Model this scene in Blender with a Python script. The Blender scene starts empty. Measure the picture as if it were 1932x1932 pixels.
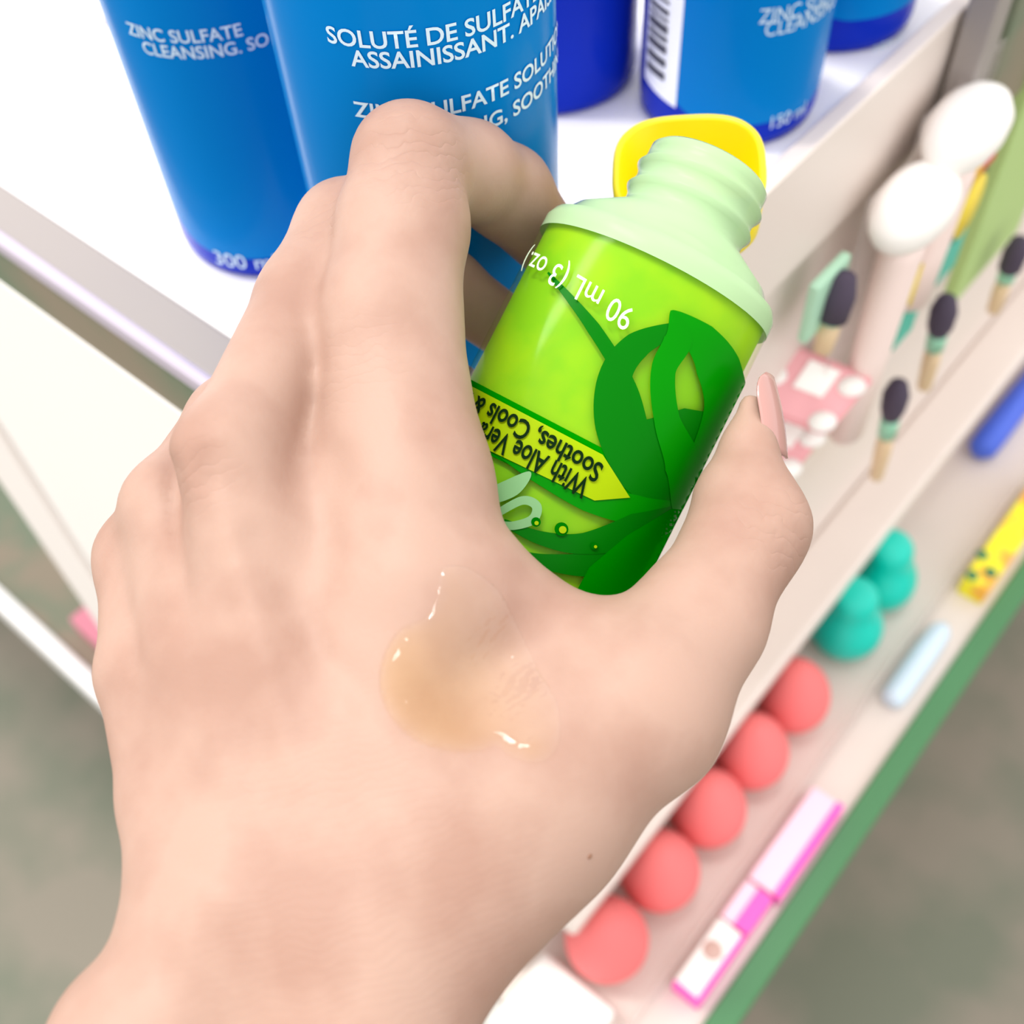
import bpy, bmesh, math, random
import numpy as np
from mathutils import Vector, Matrix
from mathutils.bvhtree import BVHTree

S = bpy.context.scene
C = S.collection
rng = random.Random(5)

# ------------------------------------------------------------------ camera
F = 2100.0                       # focal length in pixels of the 1932 px frame
CAM_H = 0.19                     # camera height above the shelf top (metres)
def _basis():
    d = np.array([119.0, -1534.0, -F]); d /= np.linalg.norm(d)
    z = -d
    y = np.array([3534.0, 3666.0, -F]); y -= z * (y @ z); y /= np.linalg.norm(y)
    return np.stack([np.cross(y, z), y, z])
RW = _basis()                    # camera axes -> world axes
CAM = np.array([0, 0, CAM_H])
cd = bpy.data.cameras.new('camera'); co = bpy.data.objects.new('camera', cd); C.objects.link(co)
co.matrix_world = Matrix.Translation(Vector(CAM)) @ Matrix(RW.tolist()).to_4x4()
cd.sensor_width = 36; cd.sensor_fit = 'HORIZONTAL'; cd.lens = 36 * F / 1932
cd.clip_start = 0.01; cd.clip_end = 50
cd.dof.use_dof = True; cd.dof.focus_distance = 0.170; cd.dof.aperture_fstop = 17
S.camera = co
S.view_settings.view_transform = 'Standard'; S.view_settings.look = 'None'
S.view_settings.exposure = 0.55; S.view_settings.gamma = 1; S.view_settings.use_curve_mapping = False

# ------------------------------------------------------------------ light
w = bpy.data.worlds.new('World'); S.world = w; w.use_nodes = True
w.node_tree.nodes['Background'].inputs[0].default_value = (1.0, 0.985, 0.965, 1)
w.node_tree.nodes['Background'].inputs[1].default_value = 1.05
def area(name, loc, target, sx, sy, power, col=(1, 1, 1)):
    l = bpy.data.lights.new(name, 'AREA'); l.shape = 'RECTANGLE'; l.size = sx; l.size_y = sy
    l.energy = power; l.color = col
    o = bpy.data.objects.new(name, l); C.objects.link(o); o.location = loc
    o.rotation_euler = (Vector(target) - Vector(loc)).to_track_quat('-Z', 'Y').to_euler()
    return o
# fluorescent ceiling tube almost straight above the shelf, then an added fill lamp
area('ceiling_or_fill_lamp', (-0.75, 0.25, 3.0), (-0.10, 0.15, 0), 0.25, 1.3, 42, (1, 0.985, 0.96))
area('ceiling_or_fill_lamp', (-1.4, -0.6, 2.4), (-0.2, 0.1, -0.3), 0.25, 1.4, 26, (1, 0.97, 0.93))  # added fill from the left front, brightens the left floor and cream panel

# ------------------------------------------------------------------ helpers
def ray(u, v):
    return RW @ np.array([(u - 966) / F, (966 - v) / F, -1.0])
def G(u, v, z):                  # photo direction met with a level plane
    r = ray(u, v); return CAM + r * ((z - CAM_H) / r[2])
def VX(u, v, x):                 # ... with a plane of constant x
    r = ray(u, v); return CAM + r * (x / r[0])
def PD(u, v, d):                 # ... at a given distance from the lens
    return CAM + ray(u, v) * d
def lin(c):
    c = np.array(c, float) / 255
    return tuple(np.where(c <= 0.04045, c / 12.92, ((c + 0.055) / 1.055) ** 2.4)) + (1,)
def mesh_obj(name, verts, faces, m, parent=None, smooth=True):
    me = bpy.data.meshes.new(name); me.from_pydata([tuple(map(float, p)) for p in verts], [], [tuple(map(int, f)) for f in faces]); me.update()
    bm = bmesh.new(); bm.from_mesh(me); bmesh.ops.recalc_face_normals(bm, faces=bm.faces); bm.to_mesh(me); bm.free()
    return link(name, me, m, parent, smooth)
def link(name, me, m, parent=None, smooth=True):
    if smooth: me.polygons.foreach_set('use_smooth', [True] * len(me.polygons))
    if m and not me.materials: me.materials.append(m)
    o = bpy.data.objects.new(name, me); C.objects.link(o)
    if parent: o.parent = parent
    return o
def bm_obj(name, bm, m, parent=None, smooth=False):
    bmesh.ops.recalc_face_normals(bm, faces=bm.faces)
    me = bpy.data.meshes.new(name); bm.to_mesh(me); bm.free()
    return link(name, me, m, parent, smooth)
def empty(name, loc, rz=0.0):
    o = bpy.data.objects.new(name, None); C.objects.link(o); o.location = loc; o.rotation_euler = (0, 0, rz)
    o.empty_display_size = 0.01
    return o
def tag(o, label, cat, group=None):
    o['label'] = label; o['category'] = cat
    if group: o['group'] = group
    return o
def box(bm, x0, x1, y0, y1, z0, z1, bev=0.0):
    b = bmesh.new()
    bmesh.ops.create_cube(b, size=1)
    bmesh.ops.scale(b, vec=(x1 - x0, y1 - y0, z1 - z0), verts=b.verts)
    bmesh.ops.translate(b, vec=((x0 + x1) / 2, (y0 + y1) / 2, (z0 + z1) / 2), verts=b.verts)
    if bev: bmesh.ops.bevel(b, geom=b.edges[:], offset=bev, segments=3, affect='EDGES', profile=0.5)
    me = bpy.data.meshes.new('tmp'); b.to_mesh(me); b.free(); bm.from_mesh(me); bpy.data.meshes.remove(me)
def boxo(name, x0, x1, y0, y1, z0, z1, m, parent=None, bev=0.001):
    bm = bmesh.new(); box(bm, x0, x1, y0, y1, z0, z1, bev); return bm_obj(name, bm, m, parent, False)
def lathe(prof, n=48, sx=1.0, sy=1.0):
    """closed revolve of (r,z) pairs around z"""
    vs, fs = [], []
    rings = []
    for r, z in prof:
        if r <= 1e-6: rings.append([len(vs)]); vs.append((0, 0, z))
        else:
            rings.append(list(range(len(vs), len(vs) + n)))
            vs += [(r * sx * math.cos(2 * math.pi * i / n), r * sy * math.sin(2 * math.pi * i / n), z) for i in range(n)]
    for a, b in zip(rings, rings[1:]):
        for i in range(n):
            j = (i + 1) % n
            if len(a) == 1 and len(b) == 1: continue
            if len(a) == 1: fs.append((a[0], b[j], b[i]))
            elif len(b) == 1: fs.append((a[i], a[j], b[0]))
            else: fs.append((a[i], a[j], b[j], b[i]))
    return vs, fs

# ------------------------------------------------------------------ materials
def mat(name, col, rough=0.5, spec=0.5, coat=0.0, trans=0.0, alpha=1.0, noise=None, sss=0.0, metallic=0.0):
    m = bpy.data.materials.new(name); m.use_nodes = True
    nt = m.node_tree; p = nt.nodes['Principled BSDF']
    p.inputs['Base Color'].default_value = lin(col); p.inputs['Roughness'].default_value = rough
    p.inputs['Specular IOR Level'].default_value = spec; p.inputs['Coat Weight'].default_value = coat
    p.inputs['Coat Roughness'].default_value = 0.08
    p.inputs['Transmission Weight'].default_value = trans; p.inputs['Alpha'].default_value = alpha
    p.inputs['Metallic'].default_value = metallic
    if sss:
        p.inputs['Subsurface Weight'].default_value = sss; p.inputs['Subsurface Radius'].default_value = (1, .4, .2)
        p.inputs['Subsurface Scale'].default_value = 0.004
    if noise:
        col2, scale, lo, hi = noise
        tc = nt.nodes.new('ShaderNodeTexCoord'); nz = nt.nodes.new('ShaderNodeTexNoise')
        nz.inputs['Scale'].default_value = scale; nz.inputs['Detail'].default_value = 4
        nt.links.new(tc.outputs['Object'], nz.inputs['Vector'])
        mr = nt.nodes.new('ShaderNodeMapRange'); mr.inputs[1].default_value = lo; mr.inputs[2].default_value = hi
        nt.links.new(nz.outputs['Fac'], mr.inputs[0])
        mx = nt.nodes.new('ShaderNodeMix'); mx.data_type = 'RGBA'
        mx.inputs['A'].default_value = lin(col); mx.inputs['B'].default_value = lin(col2)
        nt.links.new(mr.outputs[0], mx.inputs['Factor']); nt.links.new(mx.outputs['Result'], p.inputs['Base Color'])
    return m
def outer_gloss(nt, ior):
    """Fresnel reflection on the outer side of a surface only"""
    fr = nt.nodes.new('ShaderNodeFresnel'); fr.inputs[0].default_value = ior
    ge = nt.nodes.new('ShaderNodeNewGeometry'); iv = nt.nodes.new('ShaderNodeMath'); iv.operation = 'SUBTRACT'; iv.inputs[0].default_value = 1
    nt.links.new(ge.outputs['Backfacing'], iv.inputs[1])
    mu = nt.nodes.new('ShaderNodeMath'); mu.operation = 'MULTIPLY'; nt.links.new(fr.outputs[0], mu.inputs[0]); nt.links.new(iv.outputs[0], mu.inputs[1])
    return mu.outputs[0]
def clear_mat(name, tint, solid, frac, rough=0.1):
    """thin clear plastic: mostly see-through, partly a solid colour, with a real gloss"""
    m = bpy.data.materials.new(name); m.use_nodes = True; nt = m.node_tree
    p = nt.nodes['Principled BSDF']; out = nt.nodes['Material Output']
    p.inputs['Base Color'].default_value = lin(solid); p.inputs['Roughness'].default_value = rough; p.inputs['Specular IOR Level'].default_value = 0
    t = nt.nodes.new('ShaderNodeBsdfTransparent'); t.inputs[0].default_value = lin(tint)
    mx = nt.nodes.new('ShaderNodeMixShader'); mx.inputs[0].default_value = frac
    nt.links.new(t.outputs[0], mx.inputs[1]); nt.links.new(p.outputs[0], mx.inputs[2])
    gl = nt.nodes.new('ShaderNodeBsdfGlossy'); gl.inputs['Roughness'].default_value = rough
    m2 = nt.nodes.new('ShaderNodeMixShader')
    nt.links.new(outer_gloss(nt, 1.16), m2.inputs[0]); nt.links.new(mx.outputs[0], m2.inputs[1]); nt.links.new(gl.outputs[0], m2.inputs[2])
    nt.links.new(m2.outputs[0], out.inputs[0])
    return m
def glow_through(name, col, col2, scale, lo, hi, tr=0.5, rough=0.3):
    """milky body that lets light through: diffuse + translucent with colour swirls"""
    m = mat(name, col, rough, 0.08, noise=(col2, scale, lo, hi)); nt = m.node_tree
    p = nt.nodes['Principled BSDF']; out = nt.nodes['Material Output']
    tl = nt.nodes.new('ShaderNodeBsdfTranslucent'); src = p.inputs['Base Color'].links[0].from_socket
    nt.links.new(src, tl.inputs[0])
    mx = nt.nodes.new('ShaderNodeMixShader'); mx.inputs[0].default_value = tr
    nt.links.new(p.outputs[0], mx.inputs[1]); nt.links.new(tl.outputs[0], mx.inputs[2]); nt.links.new(mx.outputs[0], out.inputs[0])
    return m

M_white = mat('white_laminate', (250, 249, 250), 0.35)
M_lip = mat('lip_plastic', (228, 215, 207), 0.4)
M_cream = mat('cream_panel', (252, 248, 244), 0.5)
M_metal = mat('lavender_bead', (184, 174, 188), 0.3)
M_dkgreen = mat('green_grey_trim', (108, 120, 98), 0.45, noise=((136, 124, 106), 14, .45, .6))
M_green = mat('green_strip', (70, 128, 82), 0.5)
M_floor = mat('floor_vinyl', (126, 119, 106), 0.7, noise=((104, 108, 92), 7, .42, .62))
M_post = mat('post', (250, 242, 238), 0.45)

# ------------------------------------------------------------------ structure
ZF = -0.85; ZL = -0.36; XE = -0.109; YE = 0.0945
bm = bmesh.new(); box(bm, -4, 4, -3.5, 5, ZF - 0.05, ZF)
fl = bm_obj('floor', bm, M_floor); fl['kind'] = 'structure'

st = empty('display_shelf', (0, 0, 0))
tag(st, 'white shop display shelf with green price strip and white top under the blue bottles', 'shelf')
boxo('shelf_top', -0.9, XE - 0.004, YE + 0.004, 1.3, -0.02, 0.0, M_white, st)
boxo('side_lip', XE - 0.006, XE, YE, 1.3, -0.042, 0.003, M_lip, st)
M_edge = mat('grey_edge', (150, 142, 138), 0.4)
boxo('front_lip', -0.9, XE - 0.006, 0.0865, YE + 0.004, -0.012, -0.0005, M_edge, st, 0.001)
boxo('front_bead', -0.9, XE - 0.006, 0.0832, 0.0872, -0.006, 0.0004, M_metal, st, 0.0018)
boxo('trim_band', -0.9, XE - 0.008, 0.0842, 0.0905, -0.024, -0.005, M_dkgreen, st, 0.0005)
boxo('front_panel', -0.372, XE - 0.004, 0.0838, 0.0945, ZF, -0.0235, M_cream, st)
boxo('corner_post', -0.425, -0.374, 0.0805, YE + 0.03, ZF, -0.0235, M_post, st)
tag(boxo('upright_post', -0.107, -0.098, .322, .334, -0.055, 0.10, M_edge), 'grey upright post on the shelf side at the top right corner', 'post')
tag(boxo('green_board', -0.107, -0.101, .352, .48, -0.055, 0.10, M_dkgreen), 'dark green board behind the grey post at the top right corner', 'board')
boxo('side_panel', XE - 0.012, XE - 0.004, YE + 0.02, 1.3, ZF, -0.021, M_lip, st)
boxo('ledge_rail', XE - 0.004, -0.0845, YE + 0.012, 1.3, -0.313, -0.300, M_lip, st, 0.003)
boxo('base_shelf', -1.3, -0.43, 0.084, 0.5, -0.63, -0.605, M_dkgreen, st, 0.002)
boxo('base_lip', -1.3, -0.40, 0.070, 0.084, -0.64, -0.598, M_white, st, 0.004)
boxo('lower_shelf', XE - 0.004, -0.024, YE - 0.02, 1.3, ZL - 0.02, ZL, M_lip, st)
boxo('price_strip', -0.024, -0.012, YE - 0.02, 1.3, ZL - 0.03, ZL + 0.004, M_green, st)

# ------------------------------------------------------------------ blue bottles
M_blue = mat('blue_plastic', (14, 44, 176), 0.2, 0.06)
M_cyan = mat('cyan_print', (0, 118, 194), 0.2, 0.06)
M_ink = mat('white_ink', (205, 228, 244), 0.5)
M_cap = mat('bottle_cap', (245, 247, 250), 0.35)
M_blk = mat('black_ink', (70, 70, 80), 0.6)

def text_flat(body, size, xs=1.0, bold=0.0, cut=0.0015):
    """text as a flat mesh (numpy verts in the xy plane, faces), cut fine enough to bend"""
    cu = bpy.data.curves.new('t', 'FONT'); cu.body = body; cu.size = size; cu.offset = bold; cu.resolution_u = 4
    o = bpy.data.objects.new('t', cu); C.objects.link(o)
    dg = bpy.context.evaluated_depsgraph_get(); me = bpy.data.meshes.new_from_object(o.evaluated_get(dg))
    bpy.data.objects.remove(o); bpy.data.curves.remove(cu)
    bm = bmesh.new(); bm.from_mesh(me); bpy.data.meshes.remove(me)
    bmesh.ops.scale(bm, vec=(xs, 1, 1), verts=bm.verts)
    slice_bm(bm, cut)
    return bm
def slice_bm(bm, cut):
    for ax in (0, 1):
        lo = min(v.co[ax] for v in bm.verts); hi = max(v.co[ax] for v in bm.verts)
        no = Vector((1, 0, 0)) if ax == 0 else Vector((0, 1, 0))
        k = lo + cut
        while k < hi:
            bmesh.ops.bisect_plane(bm, geom=bm.verts[:] + bm.edges[:] + bm.faces[:], dist=1e-9, plane_co=no * k, plane_no=no)
            k += cut
def cyl_hit(u, v, cx, cy, r):
    d = ray(u, v); ox, oy = -cx, -cy
    a = d[0] ** 2 + d[1] ** 2; b = 2 * (ox * d[0] + oy * d[1]); c = ox * ox + oy * oy - r * r
    q = b * b - 4 * a * c
    t = (-b - math.sqrt(max(q, 0))) / (2 * a)
    p = CAM + d * t
    return math.atan2(p[1] - cy, p[0] - cx), p[2]
def wrap_cyl(bm, r, th0, z0):
    for v in bm.verts:
        th = th0 + v.co.x / r; z = z0 + v.co.y
        v.co = (r * math.cos(th), r * math.sin(th), z)
def label_panel(bm, r, th0, halfw, zb, zt, corner):
    """rounded-bottom printed panel as a bent sheet"""
    pts = [(-halfw, zt), ]
    for i in range(13):
        a = math.pi + i / 12 * math.pi / 2
        pts.append((-halfw + corner + corner * math.cos(a), zb + corner * 0.7 + corner * 0.7 * math.sin(a)))
    for i in range(13):
        a = 1.5 * math.pi + i / 12 * math.pi / 2
        pts.append((halfw - corner + corner * math.cos(a), zb + corner * 0.7 + corner * 0.7 * math.sin(a)))
    pts.append((halfw, zt))
    bm.faces.new([bm.verts.new((x, y, 0)) for x, y in pts])
    slice_bm(bm, 0.003)
    wrap_cyl(bm, r, th0, 0)
def blue_bottle(D, az, r, label, panel=None):
    a = math.radians(az); cx, cy = D * math.sin(a), D * math.cos(a)
    o = empty('blue_bottle', (cx, cy, 0.0)); tag(o, label, 'bottle', 'blue bottles on the white shelf')
    prof = [(0, 0.001), (r * 0.8, 0.0006), (r * 0.9, 0), (r * 0.97, 0.001), (r, 0.004), (r, 0.03), (r, 0.06), (r, 0.09), (r, 0.125), (r * .96, 0.133), (r * .8, 0.14), (r * .5, 0.145), (r * .5, 0.148), (0, 0.148)]
    vs, fs = lathe(prof, 96); mesh_obj('body', vs, fs, M_blue, o)
    vs, fs = lathe([(0, .147), (r * .58, .147), (r * .6, .15), (r * .6, .168), (r * .55, .171), (0, .171)], 48); mesh_obj('cap', vs, fs, M_cap, o)
    if panel:
        tc, hw, zb, cr = panel
        b = bmesh.new(); label_panel(b, r + 0.00012, tc, hw, zb, 0.125, cr); bm_obj('printed_label', b, M_cyan, o, True)
    return o, cx, cy, r
def bottle_text(bt, body, u, v, size, xs=1.0, bold=0.0, rot=0.0):
    o, cx, cy, r = bt
    th, z = cyl_hit(u, v, cx, cy, r)
    b = text_flat(body, size, xs, bold); wrap_cyl(b, r + 0.0003, th, z)
    return bm_obj('lettering', b, M_ink, o)
RB = 0.025
def facing(D, az): # angle on the bottle that looks at the camera
    return math.radians(-90 - az)
b2 = blue_bottle(0.187, -47.05, RB, 'blue bottle nearest the hand, with four lines of white French and English text', (facing(0, -47.05) + .1, 0.0385, 0.006, 0.014))
b1 = blue_bottle(0.249, -56.85, RB, 'leftmost blue bottle, marked 300 ml near its base', (facing(0, -56.85) - .2, 0.029, 0.0072, 0.016))
b3 = blue_bottle(0.302, -39.65, RB, 'plain violet-blue bottle side between the large printed bottle and the bottle with a barcode')
b4 = blue_bottle(0.2887, -29.7, RB, 'blue bottle with a white barcode strip behind the yellow cap', (facing(0, -29.7) + .42, 0.0285, 0.008, 0.016))
b5 = blue_bottle(0.339, -25.05, RB, 'rightmost and farthest blue bottle by the shelf edge', (facing(0, -25.05) + .75, 0.027, 0.011, 0.016))
FS = 0.0040
for body, u, v in (('SOLUTÉ DE SULFATE DE ZINC', 620, 77), ('ASSAINISSANT. APAISANT.', 666, 122), ('ZINC SULFATE SOLUTION', 672, 217), ('CLEANSING, SOOTHING', 716, 270)):
    bottle_text(b2, body, u, v, FS, 1.04, .00007)
for body, u, v in (('ZINC SULFATE', 246, 62), ('CLEANSING. SO', 274, 98)):
    bottle_text(b1, body, u, v, FS * .98, 1.0, .00005)
bottle_text(b1, '300 ml', 408, 494, 0.0062)
bottle_text(b4, 'ZINC SULFATE', 1430, 44, 0.0055, 0.85); bottle_text(b4, 'CLEANSING', 1440, 68, 0.0055, 0.85)
bottle_text(b4, '150 ml', 1446, 244, 0.0055, 0.9)
bottle_text(b5, '150 ml', 1640, 108, 0.0055, 0.9)
# barcode strip on the bottle behind the cap
o, cx, cy, r = b4
bm = bmesh.new(); t0, _ = cyl_hit(1243, 120, cx, cy, r)
pts = [(-.007, .012), (.0075, .010), (.0075, .11), (-.007, .11)]
bm.faces.new([bm.verts.new((x, y, 0)) for x, y in pts]); slice_bm(bm, .003); wrap_cyl(bm, r + .0002, t0, 0)
strip = bm_obj('barcode_label', bm, M_cap, o, True)
bm = bmesh.new(); zz = 0.016
while zz < 0.1:
    h = rng.choice((.0008, .0014, .0022)); 
    bm.faces.new([bm.verts.new(p) for p in ((-.0055, zz, 0), (.003, zz, 0), (.003, zz + h, 0), (-.0055, zz + h, 0))]); zz += h + rng.choice((.001, .0016))
slice_bm(bm, .003); wrap_cyl(bm, r + .0004, t0, 0); bm_obj('barcode', bm, M_blk, strip)

# ------------------------------------------------------------------ the hand (implicit surface, then meshed)
def CC(u, v, d): return np.array([(u - 966) / F * d, (966 - v) / F * d, -d])
# joints of the hand: photo direction, distance from the lens in metres, radius in photo pixels at that distance
NODE = {
    'pk':(274,1052,0.168,81), 'pm':(273,1268,0.156,86), 'pb':(315,1509,0.147,86), 'pw':(354,1686,0.141,112), 'rk':(319,951,0.1625,75),
    'rm':(391,1250,0.151,109), 'rb':(440,1600,0.142,130), 'mk':(429,857,0.152,90), 'mm':(520,1250,0.148,125), 'mb':(570,1650,0.14,150),
    'ik':(765,926,0.1585,157), 'im':(781,1122,0.152,169), 'ib':(720,1400,0.146,165), 'iw':(679,1699,0.139,169), 'wa':(903,1130,0.1545,124),
    'wb':(1142,1259,0.157,86), 'fa':(620,1100,0.158,130), 'fb':(560,1500,0.152,170), 'va':(575,830,0.1705,84), 'vb':(500,1000,0.156,110),
    'ua':(866,1547,0.146,225), 'ub':(1192,1330,0.1525,176), 'uc':(1318,1170,0.16,124), 'ud':(1416,992,0.168,95), 'ue':(1403,933,0.1705,77),
    'uf':(1412,849,0.1725,51), 'ug':(1416,762,0.1745,21), 'la':(293,1991,0.132,209), 'lb':(215,4600,0.105,430), 'na':(666,1953,0.132,204),
    'nb':(880,4600,0.105,430), 'xa':(456,1754,0.1375,186), 'xb':(717,1762,0.1375,201), 'ya':(986,1539,0.148,189), 'yb':(730,1771,0.138,200),
    'i1':(735,604,0.165,133), 'i2':(760,427,0.1705,122), 'i3':(772,304,0.173,104), 'i4':(887,321,0.184,87), 'i5':(955,363,0.194,84),
    'i6':(1050,475,0.2055,63), 'm1':(590,574,0.174,104), 'm2':(656,439,0.181,96), 'm3':(740,470,0.19,80), 'm4':(844,539,0.2,65),
    'm5':(952,617,0.2065,60), 'r1':(436,796,0.178,80), 'r2':(530,690,0.198,80), 'r3':(640,680,0.211,74), 'r4':(740,690,0.213,66),
    'r5':(860,740,0.208,56), 'p1':(367,927,0.18,78), 'p2':(450,850,0.2,70), 'p3':(560,850,0.213,62), 'p4':(640,860,0.213,56),
    'p5':(740,890,0.207,50),
}
def ch(names):
    n = [NODE[k] for k in names.split()]
    return [(CC(*p[:3]), CC(*q[:3]), p[3] * p[2] / F, q[3] * q[2] / F) for p, q in zip(n, n[1:])]
PALM = [ch(k) for k in ('pk pm pb pw', 'rk rm rb', 'mk mm mb', 'ik im ib iw', 'wa wb', 'fa fb', 'va vb', 'ua ub uc ud', 'ud ue uf ug', 'la lb', 'na nb', 'xa xb', 'ya yb')]
INDEX, MIDDLE, RING, PINKY = ch('ik i1 i2 i3 i4 i5 i6'), ch('mk m1 m2 m3 m4 m5'), ch('rk r1 r2 r3 r4 r5'), ch('pk p1 p2 p3 p4 p5')
def cap_sd(P, c):
    a, b, ra, rb = c; ba = b - a
    t = np.clip(((P - a) @ ba) / (ba @ ba), 0, 1)
    return np.linalg.norm(P - a - t[:, None] * ba, axis=1) - (ra + (rb - ra) * t)
def smin(a, b, k):
    h = np.maximum(k - np.abs(a - b), 0) / k
    return np.minimum(a, b) - h * h * k * 0.25
def chain_sd(P, caps, k=0.0025):
    d = cap_sd(P, caps[0])
    for c in caps[1:]: d = smin(d, cap_sd(P, c), k)
    return d
# tendons (+) and hollows (-) on the back of the hand: photo polyline, width in pixels, height in metres
RELIEF = [([(405, 930), (470, 1150), (560, 1480)], 24, .0004), ([(655, 960), (650, 1200), (630, 1480)], 28, .0003), ([(300, 1000), (350, 1200), (430, 1480)], 22, .0004),
          ([(326, 880), (335, 1040), (352, 1180), (385, 1330)], 20, -.0006), ([(212, 1020), (232, 1120), (262, 1260)], 17, -.0005), ([(480, 1020), (590, 1210), (700, 1330)], 34, -.0006),
          ([(640, 862), (650, 905)], 34, -.0008), ([(385, 868), (395, 905)], 26, -.0006), ([(600, 560), (592, 690)], 24, -.0003), ([(330, 1640), (420, 1690)], 40, .0004)]
def relief(P):
    u = 966 - F * P[:, 0] / P[:, 2]; v = 966 + F * P[:, 1] / P[:, 2]; out = np.zeros(len(P))
    for pl, w_, h_ in RELIEF:
        d2 = np.full(len(P), 1e12)
        for (a0, a1), (b0, b1) in zip(pl, pl[1:]):
            t = np.clip(((u - a0) * (b0 - a0) + (v - a1) * (b1 - a1)) / ((b0 - a0) ** 2 + (b1 - a1) ** 2), 0, 1)
            d2 = np.minimum(d2, (u - a0 - t * (b0 - a0)) ** 2 + (v - a1 - t * (b1 - a1)) ** 2)
        out += h_ * np.exp(-d2 / (w_ * w_))
    return out * np.clip((.168 + P[:, 2]) / .012, 0, 1)
def hand_sd(P):
    d = None
    for g in PALM:
        e = chain_sd(P, g); d = e if d is None else smin(d, e, 0.0065)
    f = None
    for g in (INDEX, MIDDLE, RING, PINKY):
        e = chain_sd(P, g); f = e if f is None else smin(f, e, 0.0032)
    return smin(d, f, 0.005) - relief(P)
def surface_nets(fn, lo, hi, h):
    n = [int(math.ceil((b - a) / h)) + 1 for a, b in zip(lo, hi)]
    ax = [lo[i] + h * np.arange(n[i]) for i in range(3)]
    V = np.empty(n, np.float32)
    for i in range(n[0]):
        yy, zz = np.meshgrid(ax[1], ax[2], indexing='ij')
        P = np.stack([np.full(yy.size, ax[0][i]), yy.ravel(), zz.ravel()], 1)
        V[i] = fn(P).reshape(n[1], n[2])
    sh = tuple(k - 1 for k in n); acc = np.zeros(sh + (3,), np.float32); cnt = np.zeros(sh, np.float32)
    corner = lambda i, j, k: V[i:i + sh[0], j:j + sh[1], k:k + sh[2]]
    for axis in range(3):
        for p in range(2):
            for q in range(2):
                c0 = [0, 0, 0]; o = [a for a in range(3) if a != axis]; c0[o[0]] = p; c0[o[1]] = q
                c1 = list(c0); c1[axis] = 1
                A, B = corner(*c0), corner(*c1); x = (A < 0) != (B < 0)
                t = np.where(x, A / np.where(x, A - B, 1), 0)
                for a in range(3): acc[..., a] += np.where(x, c0[a] if a != axis else t, 0)
                cnt += x
    m = cnt > 0; idx = np.full(sh, -1, np.int64); idx[m] = np.arange(m.sum())
    cell = np.argwhere(m); verts = (cell + acc[m] / cnt[m][:, None]) * h + np.array(lo)
    quads = []
    for axis in range(3):
        a, b = [x for x in range(3) if x != axis]
        s0 = [slice(1, -1)] * 3; s0[axis] = slice(0, -1); s1 = list(s0); s1[axis] = slice(1, None)
        A, B = V[tuple(s0)], V[tuple(s1)]; x = (A < 0) != (B < 0)
        loc = np.argwhere(x); off = np.array([1, 1, 1]); off[axis] = 0; loc = loc + off
        flip = (A < 0)[x]
        def at(da, db):
            l = loc.copy(); l[:, a] -= da; l[:, b] -= db; return idx[l[:, 0], l[:, 1], l[:, 2]]
        q = np.stack([at(1, 1), at(0, 1), at(0, 0), at(1, 0)], 1)
        if axis == 1: flip = ~flip
        q[~flip] = q[~flip][:, ::-1]; quads.append(q)
    return verts, np.concatenate(quads)
allc = [c for g in PALM + [INDEX, MIDDLE, RING, PINKY] for c in g]
lo = np.min([np.minimum(c[0] - c[2], c[1] - c[3]) for c in allc], 0) - .004
hi = np.max([np.maximum(c[0] + c[2], c[1] + c[3]) for c in allc], 0) + .004
hv, hq = surface_nets(hand_sd, lo, hi, 0.0009)
for _ in range(2):               # settle the vertices on the surface
    e = 2e-4; d0 = hand_sd(hv)
    g = np.stack([hand_sd(hv + np.eye(3)[i] * e) - d0 for i in range(3)], 1) / e
    hv = hv - (d0 / np.maximum((g * g).sum(1), .3))[:, None] * g
he = np.concatenate([hq[:, [0, 1]], hq[:, [1, 2]], hq[:, [2, 3]], hq[:, [3, 0]]]); he = np.concatenate([he, he[:, ::-1]])
for _ in range(3):               # even out sharp folds
    a_ = np.zeros_like(hv); np.add.at(a_, he[:, 0], hv[he[:, 1]]); n_ = np.bincount(he[:, 0], minlength=len(hv))
    hv = hv + .45 * (a_ / n_[:, None] - hv)
M_skin = mat('skin', (172, 141, 126), 0.5, 0.2, sss=0.12, noise=((159, 125, 110), 60, .4, .65))
nt = M_skin.node_tree; p = nt.nodes['Principled BSDF']
def nd(kind, **kw):
    n = nt.nodes.new(kind)
    for k, v in kw.items(): setattr(n, k, v)
    return n
def vmath(op, a, b):
    n = nd('ShaderNodeVectorMath', operation=op)
    for i, x in enumerate((a, b)):
        if x is None: continue
        if hasattr(x, 'is_linked'): nt.links.new(x, n.inputs[i])
        else: n.inputs[i].default_value = x
    return n
def fmath(op, a, b=0.0, clamp=False):
    n = nd('ShaderNodeMath', operation=op, use_clamp=clamp)
    for i, x in enumerate((a, b)):
        if hasattr(x, 'is_linked'): nt.links.new(x, n.inputs[i])
        else: n.inputs[i].default_value = x
    return n.outputs[0]
tc = nd('ShaderNodeTexCoord'); nz = nd('ShaderNodeTexNoise'); nz.inputs['Scale'].default_value = 1500; nz.inputs['Detail'].default_value = 3
nt.links.new(tc.outputs['Object'], nz.inputs['Vector'])
nz2 = nd('ShaderNodeTexNoise'); nz2.inputs['Scale'].default_value = 220; nt.links.new(tc.outputs['Object'], nz2.inputs['Vector'])
height = fmath('MULTIPLY', nz.outputs['Fac'], 0.35)
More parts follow.
